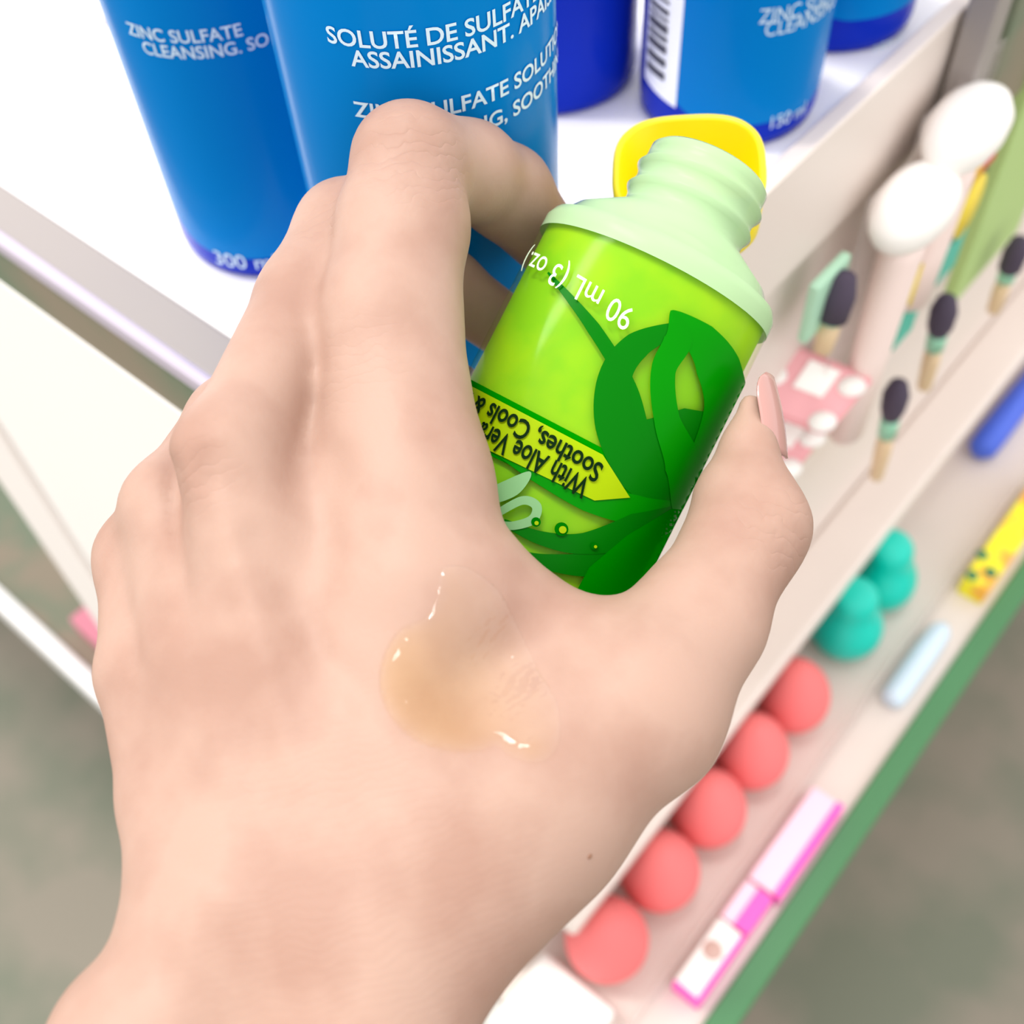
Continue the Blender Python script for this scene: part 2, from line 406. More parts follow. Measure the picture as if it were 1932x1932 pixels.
def wrinkles(u, v, d, r, du, dv, period, amount):
    """fine creases of the skin around one joint"""
    global height
    c = Vector(PD(u, v, d)); ax = (Vector(PD(u + du, v + dv, d)) - c).normalized()
    q = vmath('SUBTRACT', tc.outputs['Object'], c).outputs[0]
    k = fmath('MULTIPLY', vmath('DOT_PRODUCT', q, ax).outputs['Value'], 2 * math.pi / period)
    k = fmath('ADD', k, fmath('MULTIPLY', nz2.outputs['Fac'], 9.0))
    wv = fmath('POWER', fmath('ABSOLUTE', fmath('SINE', k)), 0.35)
    L = vmath('LENGTH', q, None).outputs['Value']
    m = fmath('SUBTRACT', 1.0, fmath('DIVIDE', L, r), True)
    height = fmath('ADD', height, fmath('MULTIPLY', fmath('MULTIPLY', wv, m), amount))
wrinkles(775, 310, .166, .011, .1, 1, .0038, 2.2)
wrinkles(650, 430, .173, .010, .3, 1, .0040, 1.6)
wrinkles(1470, 1000, .161, .010, -.5, 1, .0042, 1.6)
wrinkles(690, 700, .155, .010, .1, 1, .0034, 0.8)
wrinkles(700, 1750, .128, .034, .25, 1, .0021, 0.5)
wrinkles(380, 900, .146, .007, .6, 1, .0035, 1.2)
bp = nd('ShaderNodeBump'); bp.inputs['Strength'].default_value = 0.25; bp.inputs['Distance'].default_value = 0.0004
nt.links.new(height, bp.inputs['Height']); nt.links.new(bp.outputs[0], p.inputs['Normal'])
hw = hv @ RW.T + CAM
hand = mesh_obj('hand', hw, hq, M_skin)
tag(hand, 'left hand and wrist gripping the green gel bottle, back of the hand up', 'hand')
hand_bvh = BVHTree.FromPolygons([Vector(p) for p in hw], [tuple(map(int, q)) for q in hq])

# ------------------------------------------------------------------ green gel bottle
MM = 0.184 / F                   # metres per photo pixel at the bottle
def c2w(v): return RW @ np.asarray(v, float)
zc = np.array([.45, .893, -0.03]); zc /= np.linalg.norm(zc)
xc = np.array([.893, -.45, 0.0]); xc -= zc * (xc @ zc); xc /= np.linalg.norm(xc)
yc = np.cross(zc, xc)
top = PD(1248, 503, 0.186)       # centre of the shoulder edge
ZS = 0.085
gb = empty('gel_bottle', (0, 0, 0))
Mg = Matrix(np.stack([c2w(xc), c2w(yc), c2w(zc)], 1).tolist()).to_4x4()
Mg.translation = Vector(top - c2w(zc) * ZS)
gb.matrix_world = Mg
tag(gb, 'small green gel bottle held in the hand, yellow cap open, printed with aloe leaves', 'bottle')
GA, GBD = 0.0209, 0.0152
def a_at(z): return GA
def oval(prof, n=72):            # prof: (ax, by, z)
    vs, fs, rings = [], [], []
    for ax_, by_, z in prof:
        rings.append(list(range(len(vs), len(vs) + n)))
        vs += [(ax_ * math.cos(2 * math.pi * i / n), by_ * math.sin(2 * math.pi * i / n), z) for i in range(n)]
    for a, b in zip(rings, rings[1:]):
        for i in range(n): fs.append((a[i], a[(i + 1) % n], b[(i + 1) % n], b[i]))
    fs.append(tuple(reversed(rings[0]))); fs.append(tuple(rings[-1]))
    return vs, fs
def body_prof(inset, z0, z1, sh=True):
    pr = []
    for i in range(5):
        a = i / 4 * math.pi / 2; pr.append((a_at(0) - inset - .004 * (1 - math.sin(a)), GBD - inset - .004 * (1 - math.sin(a)), z0 + .004 * (1 - math.cos(a))))
    for i in range(1, 25):
        z = z0 + .004 + (z1 - z0 - .004) * i / 24; pr.append((a_at(z) - inset, a_at(z) / GA * GBD - inset, z))
    return pr
M_shell = clear_mat('frosted_clear_plastic', (252, 255, 240), (190, 230, 140), 0.03, 0.12)
M_neck = clear_mat('milky_neck_plastic', (236, 255, 220), (172, 202, 156), 0.84, 0.25)
M_gel = glow_through('green_gel', (132, 196, 0), (158, 206, 0), 70, .45, .62, 0.25, 0.5)
pr = body_prof(0, 0, ZS - .0015)
for i in range(1, 6):
    a = i / 5 * math.pi / 2; d = .0022 * (1 - math.cos(a)); pr.append((GA - d, GBD - d, ZS - .0015 + .0022 * math.sin(a)))
vs, fs = oval(pr); mesh_obj('body', vs, fs[:-1], M_shell, gb)
NR = 0.0106
neck = [(GA + .0001, GBD + .0001, ZS - .0035), (GA + .0001, GBD + .0001, ZS - .0012), (GA - .0006, GBD - .0006, ZS + .0004), (GA - .0022, GBD - .0022, ZS + .0012), (GA * .83, GBD * .88, ZS + .0028), (NR + .0016, NR + .0012, ZS + .0058), (NR + .0002, NR + .0002, ZS + .0068)]
zt = ZS + .0068; th = [0, 0, .3, 1, .3, 0, 0, .3, 1, .3, 0, 0]
for i, t in enumerate(th): neck.append((NR + .0008 * t, NR + .0008 * t, zt + .0008 * (i + 1)))
zr = zt + .0008 * len(th)
neck += [(NR, NR, zr + .0012), (NR - .0006, NR - .0006, zr + .0018), (NR - .002, NR - .002, zr + .0018), (NR - .002, NR - .002, ZS + .006), (NR - .003, NR - .003, ZS + .0045)]
vs, fs = oval(neck); mesh_obj('neck', vs, fs[:-2], M_neck, gb)
pr = body_prof(.0009, .001, ZS - .0025)
pr += [(GA - .002, GBD - .002, ZS - .0012), (GA - .004, GBD - .004, ZS - .0006)]
vs, fs = oval(pr); mesh_obj('gel', vs, fs, M_gel, gb)
# the open cap behind the neck: a shallow cup
M_yel = mat('yellow_cap_plastic', (246, 222, 0), 0.4, sss=0.0)
prof = [(0, 0), (.0115, 0), (.0134, .0006), (.0141, .002), (.0146, .012), (.0140, .0128), (.0131, .012), (.0127, .003), (.0115, .0018), (0, .0018)]
vs, fs = lathe(prof, 96)
vs = [(x * k, y * k, z) for x, y, z in vs for k in [1.0 / max((abs(math.cos(math.atan2(y, x))) ** 3 + abs(math.sin(math.atan2(y, x))) ** 3) ** (1 / 3), .1) * .97]]
cap = mesh_obj('cap', vs, fs, M_yel, gb)

def gel_local(u, v):             # photo direction met with the bottle wall, in bottle coordinates
    inv = Mg.inverted(); o = inv @ Vector(CAM); d = inv.to_3x3() @ Vector(ray(u, v))
    a, b = a_at(ZS * .6), a_at(ZS * .6) / GA * GBD
    for _ in range(4):
        A = (d.x / a) ** 2 + (d.y / b) ** 2; B = 2 * (o.x * d.x / a ** 2 + o.y * d.y / b ** 2); Q = (o.x / a) ** 2 + (o.y / b) ** 2 - 1
        t = (-B - math.sqrt(max(B * B - 4 * A * Q, 0))) / (2 * A)
        q = o + d * t; a, b = a_at(q.z), a_at(q.z) / GA * GBD
    return q
def decal(name, polys, m, lift):
    bm = bmesh.new()
    for pts in polys: bm.faces.new([bm.verts.new((x, y, 0)) for x, y in pts])
    slice_bm(bm, 8)
    bmesh.ops.triangulate(bm, faces=bm.faces[:])
    hit = {v: gel_local(v.co.x, v.co.y) for v in bm.verts}
    for v in bm.verts:
        q = hit[v]; sc = math.hypot(q.x / GA, q.y / GBD); q.x /= sc; q.y /= sc; n = Vector((q.x / GA ** 2, q.y / GBD ** 2, 0)).normalized(); v.co = q + n * lift * 1.5
    me = bpy.data.meshes.new(name); bm.to_mesh(me); bm.free()
    return link(name, me, m, gb)
def spline(pts, closed=True, n=8):
    P = [np.array(p, float) for p in pts]; N = len(P); out = []
    for i in range(N if closed else N - 1):
        p0, p1, p2, p3 = (P[(i + k - 1) % N] if closed else P[min(max(i + k - 1, 0), N - 1)] for k in range(4))
        for j in range(n):
            t = j / n
            out.append(tuple(.5 * (2 * p1 + (p2 - p0) * t + (2 * p0 - 5 * p1 + 4 * p2 - p3) * t * t + (3 * p1 - p0 - 3 * p2 + p3) * t ** 3)))
    if not closed: out.append(tuple(P[-1]))
    return out
def blade(path, widths):         # a leaf outline around a curved centre line
    c = np.array(spline(path, False, 10)); wd = np.interp(np.linspace(0, 1, len(c)), np.linspace(0, 1, len(widths)), widths)
    t = np.gradient(c, axis=0); t /= np.linalg.norm(t, axis=1)[:, None]; nrm = np.stack([-t[:, 1], t[:, 0]], 1)
    L = c + nrm * wd[:, None] / 2; Rr = c - nrm * wd[:, None] / 2
    return [tuple(x) for x in L] + [tuple(x) for x in Rr[::-1]]
M_leaf = clear_mat('leaf_print', (20, 170, 0), (0, 128, 0), 0.92, 0.3)
M_leaf2 = clear_mat('dark_leaf_print', (10, 140, 0), (0, 108, 4), 0.92, 0.3)
M_band = mat('lime_band_print', (150, 178, 0), 0.45, 0.08)
M_logo = mat('pale_green_print', (116, 168, 110), 0.35)
M_dk = mat('dark_green_ink', (6, 34, 8), 0.6, 0.05)
root = (1275, 965)
decal('leaf', [blade([(1270, 960), (1205, 890), (1160, 800), (1160, 712), (1202, 652), (1280, 618)], [40, 84, 76, 62, 52, 20])], M_leaf2, .00016)
decal('leaf', [blade([(1296, 955), (1338, 870), (1366, 770), (1352, 690), (1318, 636), (1268, 586)], [36, 84, 80, 84, 62, 2])], M_leaf, .0002)
decal('leaf', [blade([(1285, 960), (1288, 880), (1256, 790), (1250, 700), (1278, 640), (1266, 586)], [40, 72, 48, 46, 54, 4])], M_leaf, .00024)
decal('leaf', [blade([(1250, 930), (1215, 830), (1185, 730), (1120, 620), (1035, 515)], [20, 28, 30, 26, 4])], M_leaf2, .00014)
decal('leaf', [blade([(1285, 960), (1200, 962), (1110, 935), (1010, 885), (930, 840)], [26, 56, 60, 44, 20])], M_leaf, .00018)
decal('leaf', [blade([(1290, 965), (1200, 1000), (1100, 1025), (1020, 1015), (950, 985)], [30, 66, 40, 26, 12])], M_leaf2, .0002)
decal('leaf', [[(1300, 945), (1285, 1000), (1250, 1060), (1205, 1135), (1075, 1135), (1110, 1070), (1180, 1010), (1265, 958)]], M_leaf, .00022)
decal('leaf', [blade([(1240, 1000), (1130, 1060), (1030, 1060), (960, 1040)], [40, 50, 30, 10])], M_leaf2, .00016)
decal('leaf', [[(1190, 900), (1300, 950), (1360, 850), (1350, 780), (1290, 770), (1225, 790), (1170, 800)]], M_leaf2, .00012)
decal('label_border', [[(880, 712), (1145, 850), (1200, 945), (1130, 958), (905, 850), (850, 800)]], M_leaf, .0001)
decal('label_band', [[(880, 724), (1136, 858), (1186, 938), (1120, 944), (905, 842), (850, 800)]], M_band, .0003)
decal('logo', [spline([(925, 925), (960, 905), (998, 890), (1000, 905), (975, 935), (930, 950)])], M_logo, .0003)
decal('logo', [blade([(935, 972), (985, 945), (1012, 955), (1005, 980), (970, 992), (940, 990)], [14, 16, 18, 18, 16, 14])], M_logo, .00032)
def disc(u, v, r): return [(u + r * math.cos(k * math.pi / 8), v + r * math.sin(k * math.pi / 8)) for k in range(16)]
decal('bubble', [disc(1058, 998, 13), disc(1011, 985, 9), disc(1119, 1029, 7)], M_leaf2, .0004)
decal('bubble_shine', [disc(1060, 999, 7), disc(1012, 987, 4), disc(1120, 1030, 3)], M_band, .0005)
def arc_table():
    ph = np.linspace(0, 2 * math.pi, 4001); x = GA * .985 * np.cos(ph); y = GBD * .985 * np.sin(ph)
    s = np.concatenate([[0], np.cumsum(np.hypot(np.diff(x), np.diff(y)))]); return ph, s
PH, SS = arc_table()
def gel_text(body, u, v, u2, v2, size, m, bold=0.0):
    """upside-down lettering from (u,v) to (u2,v2)"""
    b = text_flat(body, size, 1.0, bold, .0012)
    q = gel_local(u, v); q2 = gel_local(u2, v2)
    s0 = np.interp(math.atan2(q.y / GBD, q.x / GA) % (2 * math.pi), PH, SS); s1 = np.interp(math.atan2(q2.y / GBD, q2.x / GA) % (2 * math.pi), PH, SS)
    wid = max(v.co.x for v in b.verts); k = abs(s0 - s1) / wid
    for v in b.verts:
        f = v.co.x / wid
        z = q.z + (q2.z - q.z) * f - v.co.y; ph = np.interp(s0 - v.co.x * k, SS, PH); a = a_at(z) + .0010
        v.co = (a * math.cos(ph), (a * GBD / GA) * math.sin(ph), z)
    return bm_obj('lettering', b, m, gb)
M_wt = mat('pale_ink', (226, 246, 214), 0.4)
gel_text('90 mL (3 oz.)', 1200, 590, 1008, 478, .0052, M_wt)
gel_text('With Aloe Vera', 1112, 905, 918, 800, .0046, M_dk, .00008)
gel_text('Soothes, Cools & R', 1137, 878, 890, 742, .0043, M_dk, .00008)
# place the cap: open side towards the neck, leaning behind it
cc = PD(1299, 318, 0.207)
cz = np.array([-.12, .5, .86]); cz /= np.linalg.norm(cz)      # opening direction in camera axes
cx_ = np.cross([0, 1, 0], cz); cx_ /= np.linalg.norm(cx_); cy_ = np.cross(cz, cx_)
Mc = Matrix(np.stack([c2w(cx_), c2w(cy_), c2w(cz)], 1).tolist()).to_4x4(); Mc.translation = Vector(cc - c2w(cz) * .012)
hb = Mg.inverted() @ Vector(cc - c2w(cz) * .010 - c2w(cy_) * .0105); ha = Vector((0, NR + .0002, ZS + .0075))
hd = hb - ha; vs, fs = lathe([(0, 0), (.0022, 0), (.0022, hd.length), (0, hd.length)], 20, 1.6, .5)
hin = mesh_obj('cap_strap', vs, fs, M_yel, gb); hin.location = ha; hin.rotation_mode = 'QUATERNION'; hin.rotation_quaternion = hd.to_track_quat('Z', 'Y')
cap.matrix_parent_inverse = Matrix.Identity(4); cap.matrix_basis = Mg.inverted() @ Mc


# the thumb nail
M_nail = mat('nail', (178, 132, 124), 0.22, coat=0.3)
c0, c1 = CC(1453, 866, .1735), CC(1428, 714, .1765)
ln = (c1 - c0); nn = np.array([.82, .12, .52]); nn -= ln * (nn @ ln) / (ln @ ln); nn /= np.linalg.norm(nn); ww = np.cross(ln / np.linalg.norm(ln), nn)
vs, fs = [], []; NS, NT = 14, 15
for lay in (0, .0004):
    for i in range(NS):
        k = i / (NS - 1)
        half = .0052 * min(1, math.sqrt(max(1 - ((k - .62) / .4) ** 2, 0.02)) if k > .62 else (1 if k > .2 else math.sqrt(max(1 - ((k - .2) / .22) ** 2, .02))))
        for j in range(NT):
            t = -1 + 2 * j / (NT - 1); ang = t * half / .0052 * 1.15
            vs.append(RW @ (c0 + ln * k + nn * ((.0028 - lay) * math.cos(ang) - .0004 + .0004 * math.sin(k * 3.1)) + ww * (.0052 - lay) * math.sin(ang)) + CAM)
M0 = NS * NT
for i in range(NS - 1):
    for j in range(NT - 1):
        q = (i * NT + j, i * NT + j + 1, (i + 1) * NT + j + 1, (i + 1) * NT + j); fs.append(q); fs.append(tuple(M0 + x for x in reversed(q)))
rim = [i * NT for i in range(NS)] + [(NS - 1) * NT + j for j in range(1, NT)] + [i * NT + NT - 1 for i in range(NS - 2, -1, -1)] + [j for j in range(NT - 2, 0, -1)]
for x, y in zip(rim, rim[1:] + rim[:1]): fs.append((x, y, M0 + y, M0 + x))
nail = mesh_obj('thumbnail', vs, fs, M_nail, hand)

# ------------------------------------------------------------------ the gel smeared on the hand
def clear_gel(name, tint):
    m = bpy.data.materials.new(name); m.use_nodes = True; nt = m.node_tree; out = nt.nodes['Material Output']
    t = nt.nodes.new('ShaderNodeBsdfTransparent'); t.inputs[0].default_value = (1, 1, 1, 1)
    va = nt.nodes.new('ShaderNodeVolumeAbsorption'); va.inputs['Color'].default_value = tint; va.inputs['Density'].default_value = 150; nt.links.new(va.outputs[0], out.inputs['Volume'])
    gl = nt.nodes.new('ShaderNodeBsdfGlossy'); gl.inputs['Roughness'].default_value = 0.06
    mx = nt.nodes.new('ShaderNodeMixShader'); nt.links.new(outer_gloss(nt, 1.45), mx.inputs[0]); nt.links.new(t.outputs[0], mx.inputs[1]); nt.links.new(gl.outputs[0], mx.inputs[2])
    tc = nt.nodes.new('ShaderNodeTexCoord'); nz = nt.nodes.new('ShaderNodeTexNoise'); nz.inputs['Scale'].default_value = 420
    bp = nt.nodes.new('ShaderNodeBump'); bp.inputs['Strength'].default_value = .5; bp.inputs['Distance'].default_value = .0006
    nt.links.new(tc.outputs['Object'], nz.inputs['Vector']); nt.links.new(nz.outputs['Fac'], bp.inputs['Height'])
    nt.links.new(bp.outputs[0], gl.inputs['Normal'])
    nt.links.new(mx.outputs[0], out.inputs[0]); return m
M_smear = clear_gel('clear_gel', (.93, .80, .36, 1))
GP = spline([(838, 1070), (822, 1130), (800, 1165), (757, 1185), (728, 1225), (715, 1275), (722, 1325), (748, 1370), (795, 1404), (855, 1420), (910, 1417), (935, 1408), (955, 1424), (995, 1440), (1035, 1432), (1056, 1395), (1052, 1330), (1020, 1270), (985, 1200), (945, 1120), (890, 1075)], True, 6)
gp = np.array(GP)
def edge_dist(u, v):
    a, b = gp, np.roll(gp, -1, 0); d = b - a; t = np.clip((((u - a[:, 0]) * d[:, 0]) + ((v - a[:, 1]) * d[:, 1])) / (d * d).sum(1), 0, 1)
    q = a + d * t[:, None]; return np.hypot(q[:, 0] - u, q[:, 1] - v).min()
bm = bmesh.new(); bm.faces.new([bm.verts.new((x, y, 0)) for x, y in GP]); slice_bm(bm, 7); bmesh.ops.triangulate(bm, faces=bm.faces[:])
vs, base = [], []
for v in bm.verts:
    u_, v_ = v.co.x, v.co.y
    loc, nor, _, _ = hand_bvh.ray_cast(Vector(CAM), Vector(ray(u_, v_)).normalized())
    if nor.dot(Vector(ray(u_, v_))) > 0: nor = -nor
    e = edge_dist(u_, v_)
    f = max(0.0, min(1.0, 1.25 - ((u_ - 735) * .78 - (v_ - 1330) * .55) / 240.0))       # thick on the lower left, wiped thin to the upper right
    f = max(f, .75 * math.exp(-((u_ - 1000) ** 2 + (v_ - 1415) ** 2) / 1500.0))
    wob = .5 + .5 * math.sin(u_ * .19 + 2.2 * math.sin(v_ * .08)) * math.sin(v_ * .23 + u_ * .07)
    th = .00006 + math.sqrt(min(1, e / 26)) * (.0019 * f * f + .00030 * wob * (1.1 - f))
    vs.append(loc + nor * th); base.append(loc - nor * .0002)
n0 = len(vs); bm.verts.index_update()
tris = [tuple(v.index for v in f.verts) for f in bm.faces]
ring = [e for e in bm.edges if len(e.link_faces) == 1]
fs = list(tris) + [tuple(n0 + i for i in reversed(t)) for t in tris]
for e in ring:
    l = [lp for lp in e.link_loops][0]; a_, b_ = l.vert.index, l.link_loop_next.vert.index; fs.append((b_, a_, n0 + a_, n0 + b_))
bm.free()
sm = mesh_obj('gel_smear', vs + base, fs, M_smear)
bm = bmesh.new(); bm.from_mesh(sm.data); bmesh.ops.recalc_face_normals(bm, faces=bm.faces); bm.to_mesh(sm.data); bm.free()
tag(sm, 'clear yellowish gel smeared on the back of the hand', 'gel')

# ------------------------------------------------------------------ goods on the lower shelf
M_coral = mat('coral_sponge', (238, 120, 120), 0.75)
M_teal = mat('teal_sponge', (0, 202, 182), 0.35)
M_pinkL = mat('pale_pink_card', (255, 214, 232), 0.5)
M_mag = mat('magenta_print', (255, 96, 196), 0.5)
M_clearbox = clear_mat('clear_acrylic', (252, 250, 250), (240, 232, 228), 0.12, 0.1)
M_wplast = mat('white_plastic', (252, 248, 244), 0.4)
M_pinkpk = mat('pink_card', (236, 168, 174), 0.5)
M_tube = mat('pale_pink_tube', (248, 226, 220), 0.45)
M_yst = mat('yellow_sticker', (244, 218, 70), 0.5, noise=((226, 196, 30), 200, .55, .7))
M_tealc = mat('teal_card', (80, 182, 160), 0.5)
M_bris = mat('dark_bristles', (74, 64, 82), 0.9)
M_mint = mat('mint_ferrule', (150, 210, 180), 0.4)
M_tan = mat('tan_handle', (226, 198, 160), 0.5)
egg_prof = [(r * .0194, z * .0205) for r, z in [(0, 0.02), (.35, .06), (.66, .25), (.88, .55), (.99, .9), (1, 1.1), (.95, 1.4), (.83, 1.72), (.64, 2.02), (.42, 2.28), (.2, 2.45), (0, 2.5)]]
vs, fs = lathe(egg_prof, 48); egg0 = None
where = ('nearest the front corner', 'second from the front corner', 'in the middle of the row', 'second from the teal sponges', 'next to the teal sponges')
for i, y in enumerate((.1215, .1622, .2018, .2400, .2795)):
    e = mesh_obj('makeup_sponge', vs, fs, M_coral) if egg0 is None else egg0.copy()
    if egg0 is None: egg0 = e
    else: C.objects.link(e)
    e.location = (-.0775, y, ZL - .0003); e.rotation_euler = (0, 0, i)
    md = e.modifiers.new('s', 'SUBSURF'); md.levels = md.render_levels = 1
    tag(e, 'coral pink egg sponge on the lower shelf, ' + where[i], 'sponge', 'coral egg sponges in a row')
gourd = [(0, 0), (.011, .001), (.018, .006), (.0205, .014), (.0195, .022), (.0155, .030), (.0125, .036), (.0125, .041), (.0118, .047), (.008, .052), (0, .0535)]
vs, fs = lathe(gourd, 40)
for k, (u, v, lab) in enumerate(((1603, 1178, 'teal gourd-shaped sponge beside the coral egg sponges'), (1668, 1088, 'teal gourd-shaped sponge farther from the coral eggs'))):
    p_ = G(u, v, ZL + .018)
    e = mesh_obj('makeup_sponge', vs, fs, M_teal); e.location = (p_[0] - .002, p_[1], ZL - .0003)
    md = e.modifiers.new('s', 'SUBSURF'); md.levels = md.render_levels = 1
    tag(e, lab, 'sponge', 'teal sponges')
tag(boxo('shelf_divider', -.0485, -.0465, YE - .015, 1.2, ZL - .0003, ZL + .024, M_clearbox), 'long clear divider strip along the lower shelf beside the sponges', 'divider')
def slab(name, label, cat, x0, x1, y0, y1, z0, h, m, group=None, edge=None):
    o = empty(name, ((x0 + x1) / 2, (y0 + y1) / 2, z0)); tag(o, label, cat, group)
    w_, l_ = (x1 - x0) / 2, (y1 - y0) / 2
    boxo('box_body', -w_, w_, -l_, l_, 0, h, m, o, .0012)
    if edge: boxo('printed_edge', w_ - edge, w_ + .0006, -l_, l_, .001, h + .0006, M_mag, o, .0004)
    return o
a1 = slab('gift_box', 'long pale pink box with magenta edge beside the green strip', 'box', -.0445, -.0275, .190, .249, ZL - .0003, .012, M_pinkL, 'pink boxes by the green strip', .0035)
a2 = slab('gift_box', 'short pink box with a wide magenta edge, between two longer pink boxes', 'box', -.0445, -.0300, .1665, .1885, ZL - .0003, .012, M_pinkL, 'pink boxes by the green strip', .0075)
a3 = slab('gift_box', 'white and pink box with a pale round mark, nearest the front corner', 'box', -.0445, -.0300, .128, .1655, ZL - .0003, .012, M_wplast, 'pink boxes by the green strip', .0018)
boxo('printed_edge', -.007, .0075, -.0194, -.0176, .001, .0126, M_mag, a3, .0003)
vs, fs = lathe([(0, 0), (.0042, 0), (.0046, .0003), (.0042, .0006), (0, .0006)], 32); o = mesh_obj('round_mark', vs, fs, mat('beige_print', (206, 170, 160), .5), a3); o.location = (-.001, .004, .012)
# pale blue tube, yellow packet, blue handle
vs, fs = lathe([(0, 0), (.0045, .0004), (.0062, .003), (.0066, .012), (.0066, .04), (.006, .055), (.0035, .06), (0, .061)], 32)
t = mesh_obj('cream_tube', vs, fs, mat('pale_blue_plastic', (206, 224, 240), 0.3)); t.location = (-.038, .316, ZL + .0064); t.rotation_euler = (-math.pi / 2, 0, 0)
tag(t, 'pale blue and white rounded tube lying beside the green strip', 'tube')
yb = slab('sweet_packet', 'bright yellow packet with green dots and orange print near the right frame edge', 'packet', -.044, -.029, .405, .50, ZL - .0003, .016, mat('yellow_packet', (250, 238, 30), 0.45, noise=((250, 180, 60), 60, .5, .6)))
for k, (x, y) in enumerate(((-.004, -.044), (-.006, -.028), (.003, -.036))):
    vs, fs = lathe([(0, 0), (.0035, 0), (.0035, .0006), (0, .0006)], 20); o = mesh_obj('green_dot', vs, fs, M_green, yb); o.location = (x, y, .016)
vs, fs = lathe([(0, 0), (.005, .001), (.0085, .006), (.009, .02), (.0085, .06), (.0075, .10), (.004, .115), (0, .117)], 32)
t = mesh_obj('handle', vs, fs, mat('blue_handle_plastic', (70, 104, 222), 0.4)); t.location = (-.079, .497, ZL + .0088); t.rotation_euler = (-math.pi / 2, 0, 0)
t.name = 'hairbrush_handle'; tag(t, 'blue rounded handle lying on the lower shelf at the right frame edge', 'handle')
tag(boxo('tester_box', -.0975, -.0560, .060, .101, ZL - .0003, ZL + .016, M_wplast, None, .003), 'white box at the near end of the coral sponge row', 'box')

# hanging goods on the side panel
def tube_pack(p, top, label, extra=False):
    tl = .55 if extra else 1.0
    o = empty('cream_pack', p); tag(o, label, 'pack', 'packs hanging below the shelf edge')
    vs, fs = lathe([(0, .004), (.007, .003), (.0120, -.001), (.0145, -.006), (.0140, -.011), (.0120, -.015), (.0098, -.017), (0, -.017)], 40, .8, 1.4); mesh_obj('cap', vs, fs, M_wplast, o)
    vs, fs = lathe([(0, -.0168), (.0090, -.0168), (.0096, -.026), (.0090, -.034 - .036 * tl), (.0084, -.034 - .081 * tl), (0, -.034 - .0812 * tl)], 40, .7, 1); mesh_obj('tube_body', vs, fs, M_tube, o)
    b = boxo('backing_card', -.0085, -.0072, -.018, .036, -.125, .002, M_clearbox, o, .0004)
    vs, fs = lathe([(0, 0), (.0088, 0), (.0088, .0008), (0, .0008)], 40, 1.5, 1)
    st_ = mesh_obj('round_sticker', vs, fs, M_yst, o); st_.rotation_euler = (0, math.pi / 2, 0); st_.location = (.002, .024, -.052)
    boxo('teal_tab', .0014, .0024, .0165, .0315, -.084, -.066, M_tealc, o, .0004)
    if extra:
        vs, fs = lathe([(0, 0), (.0075, 0), (.0075, .0008), (0, .0008)], 32)
        q = mesh_obj('orange_sticker', vs, fs, mat('orange_sticker_print', (255, 196, 0), .5), o); q.rotation_euler = (0, math.pi / 2, 0); q.location = (.0024, .014, -.030)
        boxo('red_tab', .0014, .0024, .021, .034, -.038, -.032, mat('red_print', (214, 70, 70), .5), o, .0004)
    return o
tube_pack(VX(1738, 350, -.0935), 0, 'hanging white-capped tube pack with yellow sticker nearer the camera')
tube_pack(VX(1838, 200, -.0935), 0, 'hanging white-capped tube pack with orange and red print, farther along the shelf', True)
def brush(u, v, u2, v2, x, label):
    a_, b_ = Vector(VX(u, v, x)), Vector(VX(u2, v2, x)); d = b_ - a_; L = d.length
    o = empty('makeup_brush', a_); o.rotation_mode = 'QUATERNION'; o.rotation_quaternion = d.to_track_quat('Z', 'Y'); tag(o, label, 'brush', 'makeup brushes hanging on the side panel')
    def part(name, prof, m): vs, fs = lathe([(r_ * .62, z) for r_, z in prof], 24); mesh_obj(name, vs, fs, m, o)
    part('bristles', [(0, -.010), (.006, -.008), (.0085, -.001), (.0080, .008), (.0055, .2 * L + .003), (0, .2 * L + .003)], M_bris)
    part('ferrule', [(0, .2 * L), (.0062, .2 * L), (.0060, .42 * L), (0, .42 * L)], M_mint)
    part('handle', [(0, .42 * L), (.0050, .42 * L), (.0058, .6 * L), (.0048, .95 * L), (.002, L), (0, L)], M_tan)
brush(1690, 748, 1652, 905, -.087, 'makeup brush with dark bristles nearest the pink dotted pouch')
brush(1780, 590, 1742, 735, -.087, 'makeup brush hanging just below the yellow sticker')
brush(1915, 480, 1872, 590, -.087, 'makeup brush hanging at the right frame edge')
brush(1582, 560, 1550, 665, -.098, 'makeup brush hanging right beside the gel bottle shoulder')
M_grn = mat('pale_green_card', (176, 204, 130), 0.5)
p0 = VX(1905, 300, -.098); tag(boxo('green_pack', -.1035, -.098, p0[1] - .006, p0[1] + .06, p0[2] - .075, p0[2] + .055, M_grn), 'pale green pack hanging at the right frame edge', 'pack')
M_mintc = mat('mint_card', (176, 218, 190), 0.5)
p0 = VX(1560, 545, -.1015); tag(boxo('mint_pack', -.1035, -.100, p0[1] - .010, p0[1] + .010, p0[2] - .016, p0[2] + .008, M_mintc), 'mint card pack hanging behind the brush beside the gel bottle', 'pack')
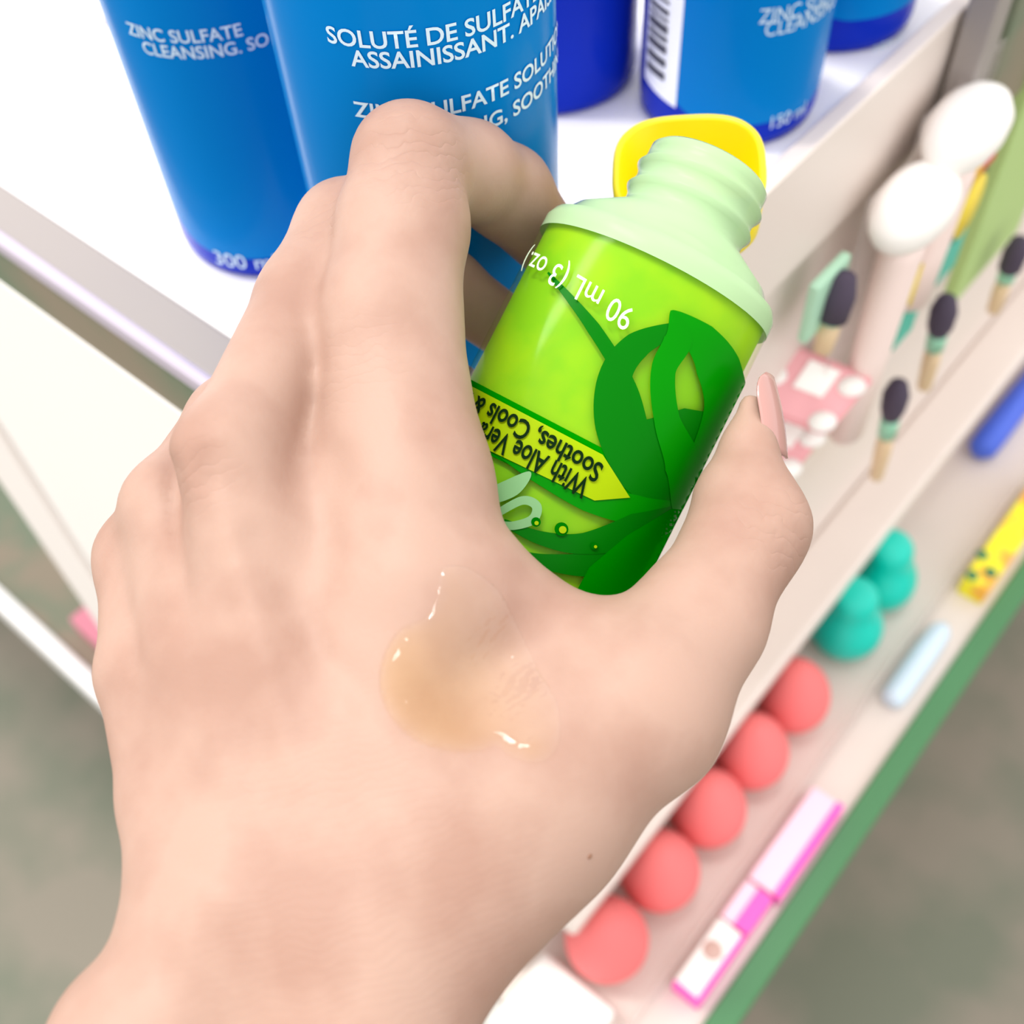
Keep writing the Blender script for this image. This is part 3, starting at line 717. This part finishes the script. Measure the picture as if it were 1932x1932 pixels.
def pouch(quad, d, label):
    P = [Vector(PD(u, v, d)) for u, v in quad]
    ex = (P[1] - P[0]).normalized(); nz_ = ex.cross(P[3] - P[0]).normalized()
    if nz_.dot(Vector(CAM) - P[0]) < 0: nz_ = -nz_
    o = empty('dotted_pouch', P[0]); tag(o, label, 'pouch', 'pink dotted pouches')
    bm = bmesh.new(); f = bm.faces.new([bm.verts.new(q - P[0]) for q in P])
    r_ = bmesh.ops.extrude_face_region(bm, geom=[f]); bmesh.ops.translate(bm, vec=-nz_ * .006, verts=[g for g in r_['geom'] if isinstance(g, bmesh.types.BMVert)])
    bmesh.ops.bevel(bm, geom=bm.edges[:], offset=.0016, segments=3, affect='EDGES'); bm_obj('pouch_body', bm, M_pinkpk, o)
    def on(a, b): return (P[0] * (1 - a) + P[1] * a) * (1 - b) + (P[3] * (1 - a) + P[2] * a) * b - P[0]
    rot = nz_.to_track_quat('Z', 'Y')
    for a, b in ((.13, .5), (.86, .25), (.1, .93), (.85, .85)):
        vs, fs = lathe([(0, 0), (.0042, 0), (.0042, .0005), (0, .0005)], 24, 1.2, .9); q = mesh_obj('white_dot', vs, fs, M_wplast, o); q.location = on(a, b); q.rotation_mode = 'QUATERNION'; q.rotation_quaternion = rot
    w0 = [on(.36, .12), on(.68, .12), on(.68, .55), on(.36, .55)]
    mesh_obj('white_label', [q + nz_ * k for k in (.0002, .0008) for q in w0], [(3, 2, 1, 0), (4, 5, 6, 7), (0, 1, 5, 4), (1, 2, 6, 5), (2, 3, 7, 6), (3, 0, 4, 7)], M_wplast, o, False)
pouch([(1472, 638), (1655, 712), (1562, 822), (1400, 760)], .395, 'pink pouch with white dots and a white square label, the upper of two')
pouch([(1440, 762), (1568, 808), (1490, 905), (1400, 860)], .415, 'pink pouch with white dots, the lower one next to the thumbnail')
# a small pink packet on the base shelf, and a mole
tag(boxo('pink_packet', -.61, -.545, .10, .118, -.606, -.585, mat('rose_card', (214, 130, 150), .5)), 'small rose pink packet on the base shelf at the left frame edge', 'packet')

p0 = G(150, 34, 0)
vs, fs = lathe([(0, .0002), (.0135, .0002), (.0142, .0006), (.0142, .003), (.0134, .003), (.013, .001), (0, .001)], 48)
lid = mesh_obj('clear_lid', vs, fs, M_clearbox); lid.location = (p0[0], p0[1], -.0001); tag(lid, 'small clear round lid lying on the white shelf top behind the leftmost blue bottle', 'lid')

loc, nor, _, _ = hand_bvh.ray_cast(Vector(CAM), Vector(ray(1113, 1616)).normalized())
vs, fs = lathe([(0, .00018), (.00022, .00014), (.00034, 0), (.00034, -.0001), (0, -.0001)], 16)
ml = mesh_obj('mole', vs, fs, mat('mole_skin', (130, 92, 70), .6), hand); ml.location = loc; ml.rotation_mode = 'QUATERNION'; ml.rotation_quaternion = (nor if nor.dot(Vector(ray(1113, 1616))) < 0 else -nor).to_track_quat('Z', 'Y')
